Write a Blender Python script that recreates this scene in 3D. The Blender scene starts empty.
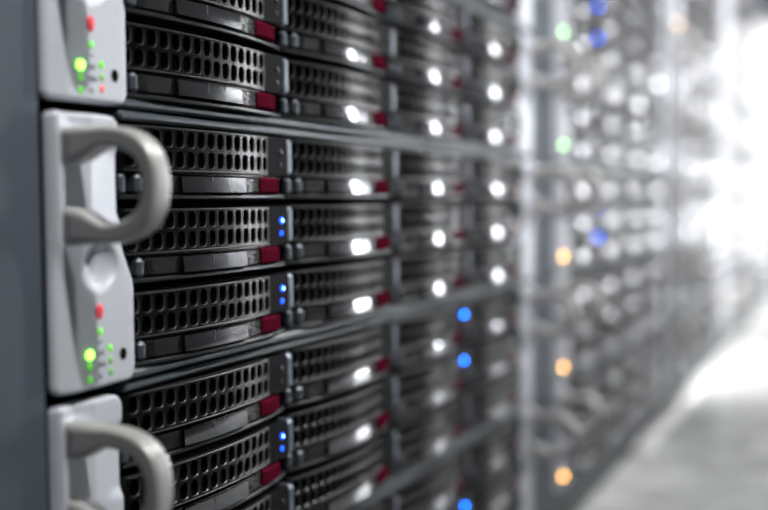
import bpy, math, random
from mathutils import Matrix, Vector

random.seed(7)
C = bpy.context.scene.collection
S = bpy.context.scene

# ------------------------------------------------------------------ camera
YAW, PITCH, ROLL = math.radians(65.7505), math.radians(3.03325), math.radians(-.47818)
CAM = Vector((-.36968783, -.21761503, .04998307))
cy, sy, cp, sp = math.cos(YAW), math.sin(YAW), math.cos(PITCH), math.sin(PITCH)
fw = Vector((sy * cp, cy * cp, -sp))
rt = Vector((cy, -sy, 0))
up = rt.cross(fw)
cr, sr = math.cos(ROLL), math.sin(ROLL)
rt, up = cr * rt + sr * up, -sr * rt + cr * up
cd = bpy.data.cameras.new('camera')
cam = bpy.data.objects.new('camera', cd)
C.objects.link(cam)
cam.matrix_world = Matrix(((rt.x, up.x, -fw.x, CAM.x), (rt.y, up.y, -fw.y, CAM.y), (rt.z, up.z, -fw.z, CAM.z), (0, 0, 0, 1)))
cd.sensor_width = 36
cd.lens = 1061.954 / 768 * 36
cd.clip_start = .01
cd.dof.use_dof = True
cd.dof.focus_distance = .383
cd.dof.aperture_fstop = 4.25
S.camera = cam

# ------------------------------------------------------------------ world, exposure
W = bpy.data.worlds.new('world')
S.world = W
W.use_nodes = True
W.node_tree.nodes['Background'].inputs[0].default_value = (.8, .88, 1, 1)
W.node_tree.nodes['Background'].inputs[1].default_value = .3
S.view_settings.view_transform = 'Standard'
S.view_settings.look = 'None'
S.view_settings.gamma = 1
S.view_settings.use_curve_mapping = False
S.view_settings.exposure = 0
S.cycles.use_denoising = True
S.cycles.max_bounces = 8
S.cycles.sample_clamp_indirect = 6

GLOW_PANE_STRENGTH = 52
FAR_GLOW_STRENGTH = 46
ADDED_LAMP_STRENGTH = 2.6
ADDED_FAR_LAMP_STRENGTH = 17.0
ADDED_SPOT_WATTS = 580  # power of the added spotlights

# ------------------------------------------------------------------ materials
def lin(c):
    return tuple((v / 255 / 12.92) if v / 255 <= .04045 else ((v / 255 + .055) / 1.055) ** 2.4 for v in c) + (1,)

def mat(name, rgb, rough=.5, metal=0., spec=.5, noise=None, bump=None, rvar=None, emit=None, coat=0.):
    m = bpy.data.materials.new(name)
    m.use_nodes = True
    nt = m.node_tree
    b = nt.nodes['Principled BSDF']
    col = lin(rgb)
    b.inputs['Base Color'].default_value = col
    b.inputs['Roughness'].default_value = rough
    b.inputs['Metallic'].default_value = metal
    b.inputs['Specular IOR Level'].default_value = spec
    b.inputs['Coat Weight'].default_value = coat
    if emit:
        b.inputs['Emission Color'].default_value = lin(emit[0])
        b.inputs['Emission Strength'].default_value = emit[1]
    if noise or bump or rvar:
        tc = nt.nodes.new('ShaderNodeTexCoord')
    if noise:                                   # (scale, amount): wear and grain in the colour
        n = nt.nodes.new('ShaderNodeTexNoise')
        n.inputs['Scale'].default_value = noise[0]
        n.inputs['Detail'].default_value = 4
        nt.links.new(tc.outputs['Object'], n.inputs['Vector'])
        r = nt.nodes.new('ShaderNodeValToRGB')
        a = noise[1]
        r.color_ramp.elements[0].position, r.color_ramp.elements[1].position = .3, .7
        r.color_ramp.elements[0].color = tuple(v * (1 - a) for v in col[:3]) + (1,)
        r.color_ramp.elements[1].color = tuple(min(1, v * (1 + a)) for v in col[:3]) + (1,)
        nt.links.new(n.outputs['Fac'], r.inputs['Fac'])
        nt.links.new(r.outputs['Color'], b.inputs['Base Color'])
    if bump:                                    # (scale, distance)
        n = nt.nodes.new('ShaderNodeTexNoise')
        n.inputs['Scale'].default_value = bump[0]
        nt.links.new(tc.outputs['Object'], n.inputs['Vector'])
        bp = nt.nodes.new('ShaderNodeBump')
        bp.inputs['Strength'].default_value = 1
        bp.inputs['Distance'].default_value = bump[1]
        nt.links.new(n.outputs['Fac'], bp.inputs['Height'])
        nt.links.new(bp.outputs['Normal'], b.inputs['Normal'])
    if rvar:                                    # (scale, lo, hi)
        n = nt.nodes.new('ShaderNodeTexNoise')
        n.inputs['Scale'].default_value = rvar[0]
        n.inputs['Detail'].default_value = 3
        nt.links.new(tc.outputs['Object'], n.inputs['Vector'])
        mr = nt.nodes.new('ShaderNodeMapRange')
        mr.inputs['From Min'].default_value, mr.inputs['From Max'].default_value = .35, .65
        mr.inputs['To Min'].default_value, mr.inputs['To Max'].default_value = rvar[1], rvar[2]
        nt.links.new(n.outputs['Fac'], mr.inputs['Value'])
        nt.links.new(mr.outputs['Result'], b.inputs['Roughness'])
    return m

M = dict(
    silver=mat('silver_paint', (196, 200, 208), .42, .2, noise=(900, .04)),
    slate=mat('slate_powder_coat', (72, 80, 90), .6, noise=(1400, .10), bump=(1500, .0002)),
    dark_slate=mat('dark_slate_powder_coat', (44, 49, 54), .6, noise=(900, .1)),
    black_metal=mat('black_satin_metal', (8, 8, 9), .23, .0, .25, noise=(600, .12)),
    matte=mat('matte_black_plastic', (20, 20, 22), .6, spec=.08),
    rim=mat('grey_hole_rim', (52, 52, 54), .3, .3),  # lighter grey for hole chamfers and strip edges
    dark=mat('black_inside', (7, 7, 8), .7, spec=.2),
    plastic=mat('black_gloss_plastic', (9, 9, 10), .3, spec=.1, rvar=(900, .18, .4)),
    texture=mat('black_grained_plastic', (12, 12, 13), .4, spec=.12, bump=(1800, .0004)),
    plate=mat('brushed_steel', (150, 150, 153), .11, 1.),
    pin=mat('grey_hinge_metal', (74, 80, 88), .4, .4),
    pillar=mat('grey_frame_metal', (104, 112, 124), .35, .5),
    bar=mat('grey_satin_bar', (66, 74, 80), .33, .4),
    lip=mat('dark_steel_lip', (62, 64, 66), .3, .7),
    grip=mat('grey_grip_metal', (188, 187, 185), .36, .3, noise=(900, .04)),
    tab=mat('burgundy_plastic', (80, 16, 34), .6, spec=0.),
    hole=mat('black_socket', (3, 3, 3), .8, spec=.1),
    print=mat('grey_print', (96, 100, 110), .6),
    green=mat('green_led_lit', (120, 230, 20), .3, emit=((130, 255, 60), 10)),
    green_dim=mat('green_led_dim', (96, 200, 40), .3, emit=((95, 220, 25), .75)),
    green_faint=mat('green_led_faint', (130, 190, 110), .4, emit=((110, 210, 70), .18)),
    green_far=mat('green_led_steady', (150, 235, 140), .3, emit=((150, 240, 130), 20)),
    amber=mat('amber_led_lit', (250, 190, 90), .3, emit=((255, 186, 84), 36)),
    red=mat('red_button', (214, 60, 74), .4, emit=((225, 50, 66), .25)),
    coral=mat('coral_led', (240, 120, 100), .4, emit=((240, 110, 90), .3)),
    blue=mat('blue_led_lit', (20, 90, 255), .3, emit=((6, 74, 255), 4)),
    blue_core=mat('blue_led_core', (150, 210, 255), .3, emit=((140, 205, 255), 10)),
    lens_off=mat('led_lens_off', (40, 42, 48), .2),
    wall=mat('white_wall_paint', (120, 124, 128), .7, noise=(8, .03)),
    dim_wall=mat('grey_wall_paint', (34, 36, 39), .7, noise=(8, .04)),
    ceiling=mat('ceiling_tile', (222, 224, 226), .8, noise=(30, .04)),
    floor=mat('glossy_floor_tile', (206, 208, 208), .2, noise=(16, .22), rvar=(11, .12, .4)),
    trim=mat('white_trim', (246, 247, 248), .25, coat=.3),
    carton=mat('white_card', (236, 238, 240), .6),
    added_lamp=mat('added_diffuser', (255, 255, 255), .5, emit=((255, 252, 246), ADDED_LAMP_STRENGTH)),  # glow of the added panel over the near aisle
    added_far_lamp=mat('added_far_diffuser', (255, 255, 255), .5, emit=((255, 252, 246), ADDED_FAR_LAMP_STRENGTH)),  # added panel that lights the far racks and floor
    glow_pane=mat('added_glow_pane', (255, 255, 255), .3, emit=((250, 252, 255), GLOW_PANE_STRENGTH)),  # added light source, mirrored as glints in the lever plates
    far_glow=mat('added_far_glow', (255, 255, 255), .3, emit=((248, 251, 255), FAR_GLOW_STRENGTH)),  # added light source that whitens the farthest racks
    blue_far=mat('blue_led_bright', (10, 60, 255), .3, emit=((0, 96, 255), 42)),
    frame=mat('added_frame_white', (214, 216, 218), .4),
)

# ------------------------------------------------------------------ mesh helpers (mm in, metres out)
class MB:
    def __init__(self):
        self.v, self.f, self.m, self.mats, self.sm = [], [], [], [], []

    def mi(self, name):
        if name not in self.mats:
            self.mats.append(name)
        return self.mats.index(name)

    def add(self, vs, fs, m, smooth=False):
        o = len(self.v)
        k = self.mi(m)
        self.v += [tuple(c / 1000 for c in p) for p in vs]
        for f in fs:
            self.f.append([i + o for i in f])
            self.m.append(k)
            self.sm.append(smooth)

    def box(self, x0, x1, y0, y1, z0, z1, m, ch=0.):
        if ch <= 0:
            vs = [(x, y, z) for x in (x0, x1) for y in (y0, y1) for z in (z0, z1)]
            self.add(vs, [(0, 1, 3, 2), (4, 6, 7, 5), (0, 4, 5, 1), (2, 3, 7, 6), (0, 2, 6, 4), (1, 5, 7, 3)], m)
            return
        c = min(ch, (x1 - x0) / 2.01, (y1 - y0) / 2.01, (z1 - z0) / 2.01)
        xs, ys, zs = (x0, x1), (y0, y1), (z0, z1)
        vs, idx = [], {}
        for a in (0, 1):
            for b in (0, 1):
                for d in (0, 1):
                    sx, sy_, sz = (c if a == 0 else -c), (c if b == 0 else -c), (c if d == 0 else -c)
                    p = (xs[a], ys[b], zs[d])
                    idx[a, b, d, 0] = len(vs); vs.append((p[0], p[1] + sy_, p[2] + sz))
                    idx[a, b, d, 1] = len(vs); vs.append((p[0] + sx, p[1], p[2] + sz))
                    idx[a, b, d, 2] = len(vs); vs.append((p[0] + sx, p[1] + sy_, p[2]))
        fs = []
        for a in (0, 1):
            q = [idx[a, 0, 0, 0], idx[a, 1, 0, 0], idx[a, 1, 1, 0], idx[a, 0, 1, 0]]; fs.append(q if a else q[::-1])
            q = [idx[0, a, 0, 1], idx[0, a, 1, 1], idx[1, a, 1, 1], idx[1, a, 0, 1]]; fs.append(q if a else q[::-1])
            q = [idx[0, 0, a, 2], idx[1, 0, a, 2], idx[1, 1, a, 2], idx[0, 1, a, 2]]; fs.append(q if a else q[::-1])
        for a in (0, 1):
            for b in (0, 1):
                q = [idx[a, b, 0, 0], idx[a, b, 1, 0], idx[a, b, 1, 1], idx[a, b, 0, 1]]; fs.append(q if (a ^ b) else q[::-1])
                q = [idx[a, 0, b, 0], idx[a, 0, b, 2], idx[a, 1, b, 2], idx[a, 1, b, 0]]; fs.append(q if (a ^ b) else q[::-1])
                q = [idx[0, a, b, 1], idx[1, a, b, 1], idx[1, a, b, 2], idx[0, a, b, 2]]; fs.append(q if (a ^ b) else q[::-1])
                for d in (0, 1):
                    q = [idx[a, b, d, 0], idx[a, b, d, 1], idx[a, b, d, 2]]; fs.append(q if (a ^ b ^ d) else q[::-1])
        self.add(vs, fs, m)

    def bow_box(self, x0, x1, z0, z1, yf, depth, m, n=12, ch=.35, smooth=True):
        """a strip whose front follows yf(x) and whose edges are chamfered"""
        vs, fs = [], []
        rows = []
        for i in range(n + 1):
            x = x0 + (x1 - x0) * i / n
            y = yf(x)
            e = ch if i in (0, n) else 0
            prof = [(y + depth, z0), (y + ch + e, z0), (y + e, z0 + ch), (y + e, z1 - ch), (y + ch + e, z1), (y + depth, z1)]
            rows.append([len(vs) + k for k in range(6)])
            vs += [(x, p[0], p[1]) for p in prof]
        for i in range(n):
            for k in range(5):
                fs.append((rows[i][k], rows[i + 1][k], rows[i + 1][k + 1], rows[i][k + 1]))
        fs.append(rows[0][:]); fs.append(rows[n][::-1])
        self.add(vs, fs, m, False)

    def dome(self, x, z, y, rx, rz, h, m, n=14):
        """a small round lens or button standing out of a front face towards -Y"""
        vs, fs = [], []
        for (s, d) in ((1., -.3), (1., .35), (.8, .75), (.45, .95)):
            for i in range(n):
                a = 2 * math.pi * i / n
                vs.append((x + rx * s * math.cos(a), y - h * d, z + rz * s * math.sin(a)))
        vs.append((x, y - h, z))
        for k in range(3):
            for i in range(n):
                j = (i + 1) % n
                fs.append((k * n + i, k * n + j, (k + 1) * n + j, (k + 1) * n + i))
        for i in range(n):
            fs.append((3 * n + i, 3 * n + (i + 1) % n, 4 * n))
        self.add(vs, fs, m, True)

    def build(self, name):
        me = bpy.data.meshes.new(name)
        me.from_pydata(self.v, [], self.f)
        for n in self.mats:
            me.materials.append(M[n])
        me.polygons.foreach_set('material_index', self.m)
        me.polygons.foreach_set('use_smooth', self.sm)
        me.update()
        return me

def put(name, me, parent=None, loc=(0, 0, 0)):
    o = bpy.data.objects.new(name, me)
    C.objects.link(o)
    if parent:
        o.parent = parent
    o.location = loc
    return o

def tag(o, label=None, cat=None, group=None, kind=None):
    for k, v in (('label', label), ('category', cat), ('group', group), ('kind', kind)):
        if v:
            o[k] = v
    return o

def boxobj(name, x0, x1, y0, y1, z0, z1, m, kind='structure', parent=None, ch=0.):
    b = MB()
    b.box(x0 * 1000, x1 * 1000, y0 * 1000, y1 * 1000, z0 * 1000, z1 * 1000, m, ch * 1000)
    o = put(name, b.build(name), parent)
    if kind:
        o['kind'] = kind
    return o

# ------------------------------------------------------------------ the room
FL, CE = -.235, 2.2
XL, XR, YF, YB = -1.6, 4.6, -2.3, 1.3
boxobj('floor', XL - .1, XR + .1, YF - .1, YB + .1, FL - .1, FL, 'floor')
boxobj('ceiling', XL - .1, XR + .1, YF - .1, YB + .1, CE, CE + .1, 'ceiling')
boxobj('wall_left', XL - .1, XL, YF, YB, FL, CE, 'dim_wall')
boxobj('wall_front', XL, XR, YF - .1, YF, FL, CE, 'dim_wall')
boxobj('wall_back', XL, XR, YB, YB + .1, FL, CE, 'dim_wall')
# far wall, cut for two added glowing panes that make the glints
ADDED_LIGHTS = [('added_light_1', -2.06, -1.84, -.215, 1.35, 'glow_pane'), ('added_light_2', -.38, -.10, -.215, .78, 'far_glow')]
wb = MB()
def wall_piece(y0, y1, z0, z1):
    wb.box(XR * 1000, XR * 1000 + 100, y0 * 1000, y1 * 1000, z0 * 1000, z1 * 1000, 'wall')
y = YF
for (nm, y0, y1, z0, z1, pm) in ADDED_LIGHTS:
    wall_piece(y, y0, FL, CE)
    wall_piece(y0, y1, FL, z0)
    wall_piece(y0, y1, z1, CE)
    y = y1
wall_piece(y, YB, FL, CE)
tag(put('wall_right', wb.build('wall_right')), kind='structure')
for (nm, y0, y1, z0, z1, pm) in ADDED_LIGHTS:
    w = MB()
    for (a, b, c, d) in ((y0, y0 + .02, z0, z1), (y1 - .02, y1, z0, z1), (y0, y1, z0, z0 + .02), (y0, y1, z1 - .02, z1)):
        w.box(XR * 1000 - 5, XR * 1000 + 90, a * 1000, b * 1000, c * 1000, d * 1000, 'frame')
    win = tag(put(nm, w.build(nm)), kind='structure')
    boxobj('glow_pane', XR + .02, XR + .03, y0 + .02, y1 - .02, z0 + .02, z1 - .02, pm, None, win)
# raised edge trim at the feet of the farther racks
tb = MB()
tb.box(800, 1330, -6, 11, FL * 1000, FL * 1000 + 10, 'trim', 3)
tag(put('trim_1', tb.build('trim_1')), kind='structure')

# ceiling light panels, added out of view to light the aisle
def added_ceiling_panel(x, y, lx, ly, m, label):
    e = tag(put('added_ceiling_light', None, None, (x, y, CE)), label, 'ceiling light', 'added ceiling light panels')
    f = MB()
    for (a, b, c, d) in ((-lx, -lx + 30, -ly, ly), (lx - 30, lx, -ly, ly), (-lx + 30, lx - 30, -ly, -ly + 30), (-lx + 30, lx - 30, ly - 30, ly)):
        f.box(a, b, c, d, -40, -.5, 'frame')
    put('lamp_frame', f.build('lamp_frame'), e)
    d = MB()
    d.box(-lx + 30, lx - 30, -ly + 30, ly - 30, -30, -18, m)
    put('diffuser', d.build('diffuser'), e)

added_ceiling_panel(.35, -.75, 300, 300, 'added_lamp', 'added square ceiling light panel above the aisle before the nearest rack')
added_ceiling_panel(3.4, -.85, 500, 500, 'added_far_lamp', 'added large ceiling light panel at the far end of the aisle')

# added spotlights, unseen, that brighten the ears, grips and farther racks
def spotlight(loc, aim, label, k=1., cone=24.5):
    e = tag(put('added_spotlight', None, None, loc), label, 'spotlight')
    b = MB(); b.box(-30, 30, -30, 30, 60, (CE - loc[2]) * 1000 - .5, 'frame', 3)
    put('mount', b.build('mount'), e)
    d = Vector(aim) - Vector(loc)
    q = d.to_track_quat('-Z', 'Y')
    b = MB()
    n = 24
    vs = [(r * math.cos(2 * math.pi * i / n), r * math.sin(2 * math.pi * i / n), z) for (r, z) in ((46, 0), (46, 55), (38, 75), (40, 0), (40, 50)) for i in range(n)]
    fs = []
    for (p, q_) in ((0, 1), (1, 2), (3, 0), (4, 3)):
        fs += [(p * n + i, p * n + (i + 1) % n, q_ * n + (i + 1) % n, q_ * n + i) for i in range(n)]
    fs += [[2 * n + i for i in range(n)], [4 * n + i for i in range(n)]]
    b.add(vs, fs, 'frame')
    h = put('lamp_housing', b.build('lamp_housing'), e)
    h.rotation_mode = 'QUATERNION'; h.rotation_quaternion = q
    ld = bpy.data.lights.new('added_lamp', 'SPOT')
    ld.energy = ADDED_SPOT_WATTS * k
    ld.spot_size = math.radians(cone); ld.spot_blend = 1
    ld.shadow_soft_size = .035
    ld.color = (1, .985, .97)
    lo = bpy.data.objects.new('added_lamp', ld)
    C.objects.link(lo)
    lo.parent = h
    lo.location = (0, 0, -.004)
spotlight((-.38, -1.25, 2.05), (-.06, 0, .5), 'added white ceiling spotlight turned to the nearest rack', .76)
spotlight((-.15, -1.15, 2.05), (.46, 0, .5), 'added white ceiling spotlight turned to the gap between first and second rack', .9)
spotlight((.45, -1.15, 2.05), (1.3, 0, .4), 'added white ceiling spotlight turned to the third rack', 2.3, 26)
spotlight((1.15, -1.15, 2.05), (2.1, 0., .5), 'added white ceiling spotlight turned to the far end of the rack row', 2.2, 28)

# ------------------------------------------------------------------ drive carrier (origin: centre of its burgundy tab)
P, U, ROWP = 110., 88.9, 27.757
XC = -36.
def bow(x, s=6.):
    return 3.43 - s * (1 - ((x - XC) / 55.) ** 2)

def carrier_frame(b, detail=True):
    # perforated strip
    z0, z1 = 4.6, 19.0
    rows = ((5.0, 11.9, 8.6), (11.9, 18.7, 15.55))
    pit = 5.8
    xs = [-4. - pit * k for k in range(15)]
    n = 16 if detail else 8
    for (za, zb, zc) in rows:
        for xc in xs:
            vs, fs = [], []
            loops = []
            def loop(fx, fz, dy, sq):
                L = []
                for i in range(n):
                    a = 2 * math.pi * i / n
                    ca, sa = math.cos(a), math.sin(a)
                    if sq:
                        k = 1 / max(abs(ca), abs(sa))
                        px, pz = xc + fx * ca * k, (za + zb) / 2 + fz * sa * k
                    else:
                        px = xc + fx * math.copysign(abs(ca) ** .72, ca)
                        pz = zc + fz * math.copysign(abs(sa) ** .72, sa)
                    L.append(len(vs)); vs.append((px, bow(px) + dy, pz))
                loops.append(L)
            loop(pit / 2, (zb - za) / 2, 0, True)
            loop(2.45, 3.12, 0, False)
            loop(2.15, 2.85, .5, False)
            loop(2.15, 2.85, 2.4, False)
            o = len(b.v)
            def ring(A, B):
                return [(A[i], A[(i + 1) % n], B[(i + 1) % n], B[i]) for i in range(n)]
            b.add(vs, ring(loops[0], loops[1]), 'black_metal')
            base = len(b.v) - len(vs)
            for (A, B, m) in ((loops[1], loops[2], 'rim'), (loops[2], loops[3], 'black_metal')):
                k = b.mi(m)
                for f in ring(A, B):
                    b.f.append([i + base for i in f]); b.m.append(k); b.sm.append(False)
    xl, xr = xs[-1] - pit / 2, xs[0] + pit / 2
    b.bow_box(xl, xr, 18.7, 19.4, lambda x: bow(x) - .15, 4, 'rim', 16, .2)
    b.bow_box(xl, xr, 4.3, 5.0, lambda x: bow(x) - .15, 4, 'rim', 16, .2)
    b.bow_box(xl - 2.5, xl, 4.3, 19.4, bow, 4, 'black_metal', 1)
    b.bow_box(xr, 13.2, 4.3, 19.4, lambda x: bow(xr) - (x - xr) * .04, 4, 'matte', 2, .03)
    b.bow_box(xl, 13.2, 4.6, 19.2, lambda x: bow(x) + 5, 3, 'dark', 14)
    b.box(13.6, 18.4, bow(2) - .9, 9, 4.4, 19.2, 'pillar', 1.2)
    # bottom lip and hinge pins
    b.bow_box(-90, 18, -5.0, -3.6, lambda x: bow(x) - .2, 8, 'lip', 16, .35)
    b.bow_box(-90, 18, 3.3, 4.2, lambda x: bow(x) + 2, 6, 'black_metal', 16, .2)
    b.box(-90.5, -87.5, bow(-89) - .6, 8, -3.2, 3.2, 'pin', .8)
    b.box(-83.8, -80.2, bow(-82) - .9, 8, -3.3, 3.3, 'pin', 1.2)
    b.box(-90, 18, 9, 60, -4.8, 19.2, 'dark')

PLATE_R, PLATE_RV, PLATE_TV, PLATE_T1 = 150., 42., math.radians(6.0), math.radians(2.2)
def lever_plate(b, nx=48, nz=6):
    x0, x1, z0, z1 = -62.4, -22.6, -2.7, 2.7
    xm = XC - 4
    vs, fs = [], []
    for i in range(nx + 1):
        for j in range(nz + 1):
            x = x0 + (x1 - x0) * i / nx
            z = z0 + (z1 - z0) * j / nz
            u = min(x - xm, PLATE_R * math.tan(PLATE_T1))
            y = bow(xm) - 1.1 + u * u / (2 * PLATE_R) + (x - xm - u) * math.tan(PLATE_T1) + z * z / (2 * PLATE_RV) - z * math.tan(PLATE_TV) * -1
            vs.append((x, y, z))
    for i in range(nx):
        for j in range(nz):
            a = i * (nz + 1) + j
            fs.append((a, a + nz + 1, a + nz + 2, a + 1))
    b.add(vs, fs, 'plate', True)
    edge = [i * (nz + 1) for i in range(nx + 1)] + [nx * (nz + 1) + j for j in range(1, nz + 1)] + [i * (nz + 1) + nz for i in range(nx - 1, -1, -1)] + [j for j in range(nz - 1, 0, -1)]
    ev = [vs[k] for k in edge]
    m = len(ev)
    b.add(ev + [(p[0], bow(p[0]) + .6, p[2]) for p in ev], [(i, i + m, (i + 1) % m + m, (i + 1) % m) for i in range(m)], 'plate')

def lever(b):
    b.bow_box(-79.5, -63., -3.0, 3.0, bow, 5, 'texture', 6, .5)
    b.bow_box(-63., -8.6, -3.0, 3.0, lambda x: bow(x) + .2, 5, 'plastic', 8, .5)
    lever_plate(b)
    b.box(-46.2, -45.6, bow(XC) - 1.0, bow(-46) + 2, -2.75, 2.75, 'pin', .1)

def tab(b):
    b.bow_box(-8.2, 9.8, -3.2, 3.3, lambda x: bow(x) - .8 - .6 * math.cos((x - .8) / 9 * 1.5), 5.5, 'tab', 8, .9)

def leds(b, on, blue='blue'):
    y = bow(-1.1) - .38
    b.dome(8.3, 13.7, y, 1.2, 1.3, .7, blue if on else 'lens_off')
    b.dome(8.1, 8.5, y, .95, 1.0, .5, 'blue' if on and blue == 'blue' else 'lens_off')
    if on and blue == 'blue':
        b.dome(8.3, 13.7, y - .55, .55, .6, .35, 'blue_core')

def mk(fn, name, *a):
    b = MB(); fn(b, *a); return b.build(name)
ME_FRAME = mk(carrier_frame, 'carrier_frame')
ME_LEVER = mk(lever, 'release_lever')
ME_TAB = mk(tab, 'release_tab')
ME_LED0 = mk(leds, 'status_light', False)
ME_LED1 = mk(leds, 'lit_status_light', True)
ME_LED2 = mk(leds, 'bright_status_light', True, 'blue_far')
fb = MB(); carrier_frame(fb, False); lever(fb); tab(fb); leds(fb, False)
ME_FAR = fb.build('drive_carrier')

# ------------------------------------------------------------------ ears (origin: the server's own, 0 = column-one tab, lowest row)
def smooth(t):
    t = max(0., min(1., t)); return t * t * (3 - 2 * t)

def ear_right(z):
    x = -93.3 + 5.9 * smooth((38 - z) / 17)
    r = 5.
    if z > 77 - r:
        x -= r - math.sqrt(max(0, r * r - (z - 77 + r) ** 2))
    if z < -8.4 + r:
        x -= r - math.sqrt(max(0, r * r - (z + 8.4 - r) ** 2))
    return x

def ear_left(z):
    r = 2.5
    x = -123.2
    if z > 77 - r:
        x += r - math.sqrt(max(0, r * r - (z - 77 + r) ** 2))
    if z < -8.4 + r:
        x += r - math.sqrt(max(0, r * r - (z + 8.4 - r) ** 2))
    return x

def ear_height(x, z):
    h = 0.
    xc = -121.4 + 5.2 * smooth((39 - z) / 15)            # crease between the outer slope and the raised field
    if x < xc:
        h -= 2.8 * min(1, (xc - x) / max(.1, xc + 123.2))
        if z > 33:
            h += .0
    # hollow behind the grip
    k = smooth((z - 42) / 5) * smooth((69 - z) / 5)
    if -120 < x:
        h += k * (2.2 * max(0, 1 - abs(x + 108.5) / (11.5 if x < -108.5 else 15)) - 1.6)
    # top lip hollow
    k = smooth((z - 70) / 4)
    h -= k * 2.2 * max(0, 1 - abs(x + 115) / 8)
    # shell-shaped scoop below the grip
    d = ((x + 104) / 8.5) ** 2 + ((z - 29.5) / 7.5) ** 2
    if d < 1:
        h -= 3.6 * (1 - d) ** .7 * (1.25 if x < -104 else .85)
    # rounded outer rim
    return h

def ear_mesh(b, mirror=False, panel=True):
    nx, nz = 52, 110
    zs = [-8.4 + 85.4 * (.5 - .5 * math.cos(math.pi * j / nz)) * .35 + 85.4 * j / nz * .65 for j in range(nz + 1)]
    vs, fs = [], []
    for z in zs:
        l, r = ear_left(z), ear_right(z)
        for i in range(nx + 1):
            t = i / nx
            x = l + (r - l) * t
            e = min(x - l, r - x, z + 8.4, 77 - z)
            rim = 1.5 * (1 - math.sqrt(max(0, 1 - (1 - min(1, e / 1.5)) ** 2)))
            hh = ear_height(x, z) if panel or z > 36 else ear_height(x, 36)
            vs.append((x, -hh + rim, z))
    W_ = nx + 1
    for j in range(nz):
        for i in range(nx):
            a = j * W_ + i
            fs.append((a, a + 1, a + W_ + 1, a + W_))
    edge = list(range(W_)) + [j * W_ + nx for j in range(1, nz + 1)] + [nz * W_ + i for i in range(nx - 1, -1, -1)] + [j * W_ for j in range(nz - 1, 0, -1)]
    o = len(vs)
    m = len(edge)
    for k in edge:
        vs.append((vs[k][0], 5.2, vs[k][2]))
    for k in range(m):
        q = (k + 1) % m
        fs.append((edge[k], o + k, o + q, edge[q]))
    fs.append([o + k for k in range(m)])
    if mirror:
        vs = [(258 - p[0], p[1], p[2]) for p in vs]
        fs = [tuple(reversed(f)) for f in fs]
    b.add(vs, fs, 'silver', True)

def grip_mesh(b, mirror=False):
    """D-shaped grip: a profile in the depth/height plane, extruded across and rounded"""
    n = 40
    x0, x1 = -121.2, -113.4
    zc, hz, reach = 54.6, 17.3, 35.
    outer, inner = [], []
    for i in range(n + 1):
        a = math.pi / 2 - math.pi * i / n
        ca, sa = abs(math.cos(a)), math.sin(a)
        outer.append((-(14 + 20 * ca ** .85), zc + hz * math.copysign(abs(sa) ** .8, sa)))
        inner.append((-(13.5 + 15.0 * ca ** .85), zc + 11.2 * math.copysign(abs(sa) ** .8, sa)))
    no = [(1.5, zc + hz + .4), (-3.5, zc + hz + .4), (-7, zc + hz + .2), (-10.5, zc + hz)] + outer + [(-10.5, zc - hz), (-7, zc - hz - .2), (-3.5, zc - hz - .4), (1.5, zc - hz - .4)]
    ni = [(1.5, zc + 6.2), (-3.5, zc + 6.4), (-7, zc + 7.6), (-10.5, zc + 9.6)] + inner + [(-10.5, zc - 9.6), (-7, zc - 7.6), (-3.5, zc - 6.4), (1.5, zc - 6.2)]
    # cross-section ring between the outer and the inner outline: rounded rectangle
    prof = []
    for (sx, st) in ((0, .2), (0, .25), (0, .75), (0, .8), (.05, .92), (.14, .98), (.24, 1), (.28, 1), (.72, 1), (.76, 1), (.86, .98), (.95, .92), (1, .8), (1, .75), (1, .25), (1, .2), (.95, .08), (.86, .02), (.76, 0), (.72, 0), (.28, 0), (.24, 0), (.14, .02), (.05, .08)):
        prof.append((sx, st))
    m = len(prof)
    vs, fs = [], []
    for (o, i) in zip(no, ni):
        for (sx, st) in prof:
            vs.append((x0 + (x1 - x0) * sx, i[0] + (o[0] - i[0]) * st, i[1] + (o[1] - i[1]) * st))
    for k in range(len(no) - 1):
        for j in range(m):
            q = (j + 1) % m
            fs.append((k * m + j, k * m + q, (k + 1) * m + q, (k + 1) * m + j))
    fs.append(list(range(m))[::-1])
    fs.append([(len(no) - 1) * m + j for j in range(m)])
    if mirror:
        vs = [(258 - p[0], p[1], p[2]) for p in vs]
        fs = [tuple(reversed(f)) for f in fs]
    b.add(vs, fs, 'grip', True)

def fix_normals(me):
    import bmesh
    bm = bmesh.new(); bm.from_mesh(me)
    bmesh.ops.recalc_face_normals(bm, faces=bm.faces)
    bm.to_mesh(me); bm.free()
    return me

ME_EAR = fix_normals(mk(ear_mesh, 'ear'))
ME_EAR_R = fix_normals(mk(ear_mesh, 'ear', True, True))
ME_GRIP = fix_normals(mk(grip_mesh, 'grip'))
ME_GRIP_R = fix_normals(mk(grip_mesh, 'grip', True))

def dome_me(name, rx, rz, h, m):
    b = MB(); b.dome(0, 0, 0, rx, rz, h, m); return b.build(name)
ME_BIG = {k: dome_me('power_light', 1.35, 1.4, .8, k) for k in ('green', 'green_far', 'amber')}
ME_SMALL = {k: dome_me('activity_light', .95, 1.15, .5, k) for k in ('green_dim', 'green_faint', 'coral', 'lens_off')}
ME_RED = dome_me('alarm_button', 1.7, 2.45, .5, 'red')
def socket(b):
    n = 16
    vs = [(r * 1.45 * math.cos(2 * math.pi * i / n), y, r * 1.75 * math.sin(2 * math.pi * i / n)) for (r, y) in ((1.15, .3), (1.1, -.25), (.92, -.25), (.9, .8)) for i in range(n)]
    fs = [(k * n + i, k * n + (i + 1) % n, (k + 1) * n + (i + 1) % n, (k + 1) * n + i) for k in range(3) for i in range(n)]
    fs.append([2 * n + i for i in range(n)])
    b.add(vs, fs, 'hole')
ME_SOCKET = mk(socket, 'screw_socket')
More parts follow.
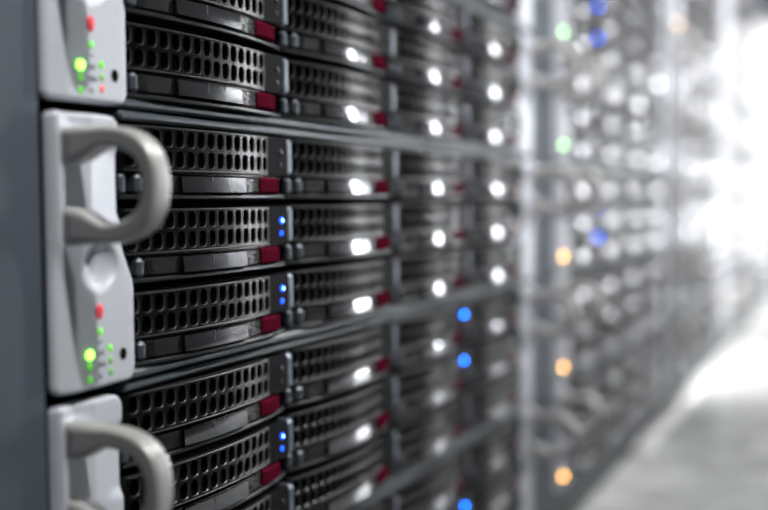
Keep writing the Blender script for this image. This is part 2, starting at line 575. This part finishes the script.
def icons(b):
    for (x, z, h) in ((-106.6, 2.6, 1.6), (-105.5, 2.3, 1.0), (-104.4, 2.6, 1.6)):
        b.box(x, x + .6, -.12, .3, z - h / 2, z + h / 2, 'print')
    for (x, z, w_, h) in ((-106.4, -1.1, 1.1, 1.5), (-104.8, -1.1, .5, 2.0), (-103.9, -1.2, .9, 1.2), (-106.3, -4.8, .5, 1.7), (-105.1, -5.0, .5, 1.1), (-106.5, 6.0, 2.2, .5)):
        b.box(x, x + w_, -.12, .3, z - h / 2, z + h / 2, 'print')
ME_ICON = mk(icons, 'printed_icons')

def body(b):
    b.box(-90, 349, 62, 520, -8.4, 79.3, 'dark')
    for z in (-8.6, -7.0):
        pass
    b.box(-91.5, 351, 1.0, 64, -8.6, -5.6, 'bar', .9)
    b.box(-91.5, 351, 1.0, 64, 76.2, 79.2, 'bar', .9)
    b.box(-91.5, -90.6, 4, 64, -5.6, 76.2, 'dark')
    b.box(349.5, 351, 4, 64, -5.6, 76.2, 'dark')
ME_BODY = mk(body, 'chassis')

SMALL_POS = [(-105.2, 9.3, 'green_dim'), (-110.5, -1.1, 'green_dim'), (-110.6, -5.0, 'green_dim'), (-100.6, 3.6, 'green_dim'), (-100.5, -.2, 'green_faint'), (-100.5, -3.9, 'green_faint')]
def mm(x, y, z):
    return (x / 1000, y / 1000, z / 1000)

def storage_server(rack_x, c, label, group, lit=(), power='green', near=True, coral=False):
    """c counts two-unit slots downward; the slot c=2 has its lowest-row tab at z=0"""
    e = put('storage_server', None, None, (rack_x / 1000, (-1. if c == 2 and near == 2 else 0) / 1000, -(c - 2) * U / 1000))
    tag(e, label, 'server', group)
    put('chassis', ME_BODY, e)
    er = put('ear', ME_EAR, e); put('grip', ME_GRIP, er)
    e2 = put('ear', ME_EAR_R, e); put('grip', ME_GRIP_R, e2)
    if power:
        put('power_light', ME_BIG[power], er, mm(-110.4, -.1, 2.6))
    if near:
        put('alarm_button', ME_RED, er, mm(-105.3, -.05, 15.7))
        for (x, z, k) in SMALL_POS:
            if power != 'green' and near != 2:
                k = 'lens_off'
            put('activity_light', ME_SMALL['coral' if coral and z == -3.9 else k], er, mm(x, -.05, z))
        put('screw_socket', ME_SOCKET, er, mm(-94.2, -.05, .9))
        put('printed_icons', ME_ICON, er)
    for r in (1, 2, 3):
        for k in range(4):
            loc = mm(k * P, 0, (3 - r) * ROWP)
            if near:
                d = put('drive_carrier', ME_FRAME, e, loc)
                put('release_lever', ME_LEVER, d)
                put('release_tab', ME_TAB, d)
                put('status_light', (ME_LED1 if near == 2 and k == 0 else ME_LED2) if (r, k) in lit else ME_LED0, d)
            else:
                d = put('drive_carrier', ME_FAR, e, loc)
    return e

# ------------------------------------------------------------------ racks
PITCH_RACK = 572.
def rack(i, label, top_slot):
    x = i * PITCH_RACK
    e = tag(put('server_rack', None, None, (x / 1000, 0, FL)), label, 'server rack', 'server racks in a row along the aisle')
    H = 1900.
    z0 = FL * 1000
    def bx(name, x0, x1, y0, y1, za, zb, m, ch=0):
        b = MB(); b.box(x0, x1, y0, y1, za - z0, zb - z0, m, ch)
        return put(name, b.build(name), e)
    bx('post', -156.5, -121.5, 5.25, 60, z0 + 40, z0 + H, 'slate', 2)
    bx('post', 379.5, 414.5, 5.25, 60, z0 + 40, z0 + H, 'slate', 2)
    bx('side_panel', -156.5, -150, 60, 800, z0 + 40, z0 + H, 'slate')
    bx('side_panel', 408, 414.5, 60, 800, z0 + 40, z0 + H, 'slate')
    bx('plinth', -156.5, 414.5, 12, 800, z0 + .5, z0 + 40, 'dark_slate', 2)
    bx('roof_panel', -156.5, 414.5, 5, 800, z0 + H, z0 + H + 20, 'slate', 2)
    bx('blanking_panel', -121, 379, 8, 20, 79.9 + (2 - top_slot) * U + .5, z0 + H - 1, 'plastic', 1)

ORD = ['lowest', 'second lowest', 'third lowest', 'fourth lowest', 'fifth lowest', 'sixth lowest', 'seventh lowest']
RACK = ['nearest rack', 'second rack from the left', 'third rack from the left', 'fourth rack from the left', 'farthest rack at the right']
TOP = [0, -1, -2, -2, -2]
rack(0, 'nearest server rack, slate grey post at the left edge of the picture', TOP[0])
rack(1, 'second server rack from the left, behind the nearest one, amber ear lights', TOP[1])
rack(2, 'third server rack from the left, blurred, middle of the visible row', TOP[2])
rack(3, 'fourth server rack from the left, strongly blurred', TOP[3])
rack(4, 'farthest server rack in the row, whitish with blur', TOP[4])

LIT = {(0, 2): [(2, 0), (3, 0)], (0, 3): [(2, 0), (1, 2), (2, 2)], (0, 4): [(2, 2)],
       (1, 0): [(2, 0), (3, 0)], (1, 2): [(2, 0), (3, 0)], }
NEAR_LABEL = {0: 'topmost black storage server of the nearest rack, cut by the picture top',
              1: 'black storage server whose light-studded silver ear is cut by the picture top',
              2: 'middle storage server of the nearest rack, whole silver ear and grip, two blue lit drives',
              3: 'storage server under the middle one, its silver grip cut by the picture bottom',
              4: 'lowest black storage server of the nearest rack, blurred at the picture bottom'}
for i in range(5):
    for c in range(TOP[i], 5):
        n = 4 - c
        lab = NEAR_LABEL[c] if i == 0 else '%s storage server, counted from the floor, in the %s' % (ORD[n], RACK[i])
        pw = 'green' if i == 0 else (('green_far' if c < 2 else 'amber') if i == 1 else ('amber' if (i, c) == (2, -1) else None))
        storage_server(i * PITCH_RACK, c, lab, 'storage servers in the ' + RACK[i], LIT.get((i, c), ()), pw,
                       2 if i == 0 else (1 if i == 1 else 0), coral=(c == 1))
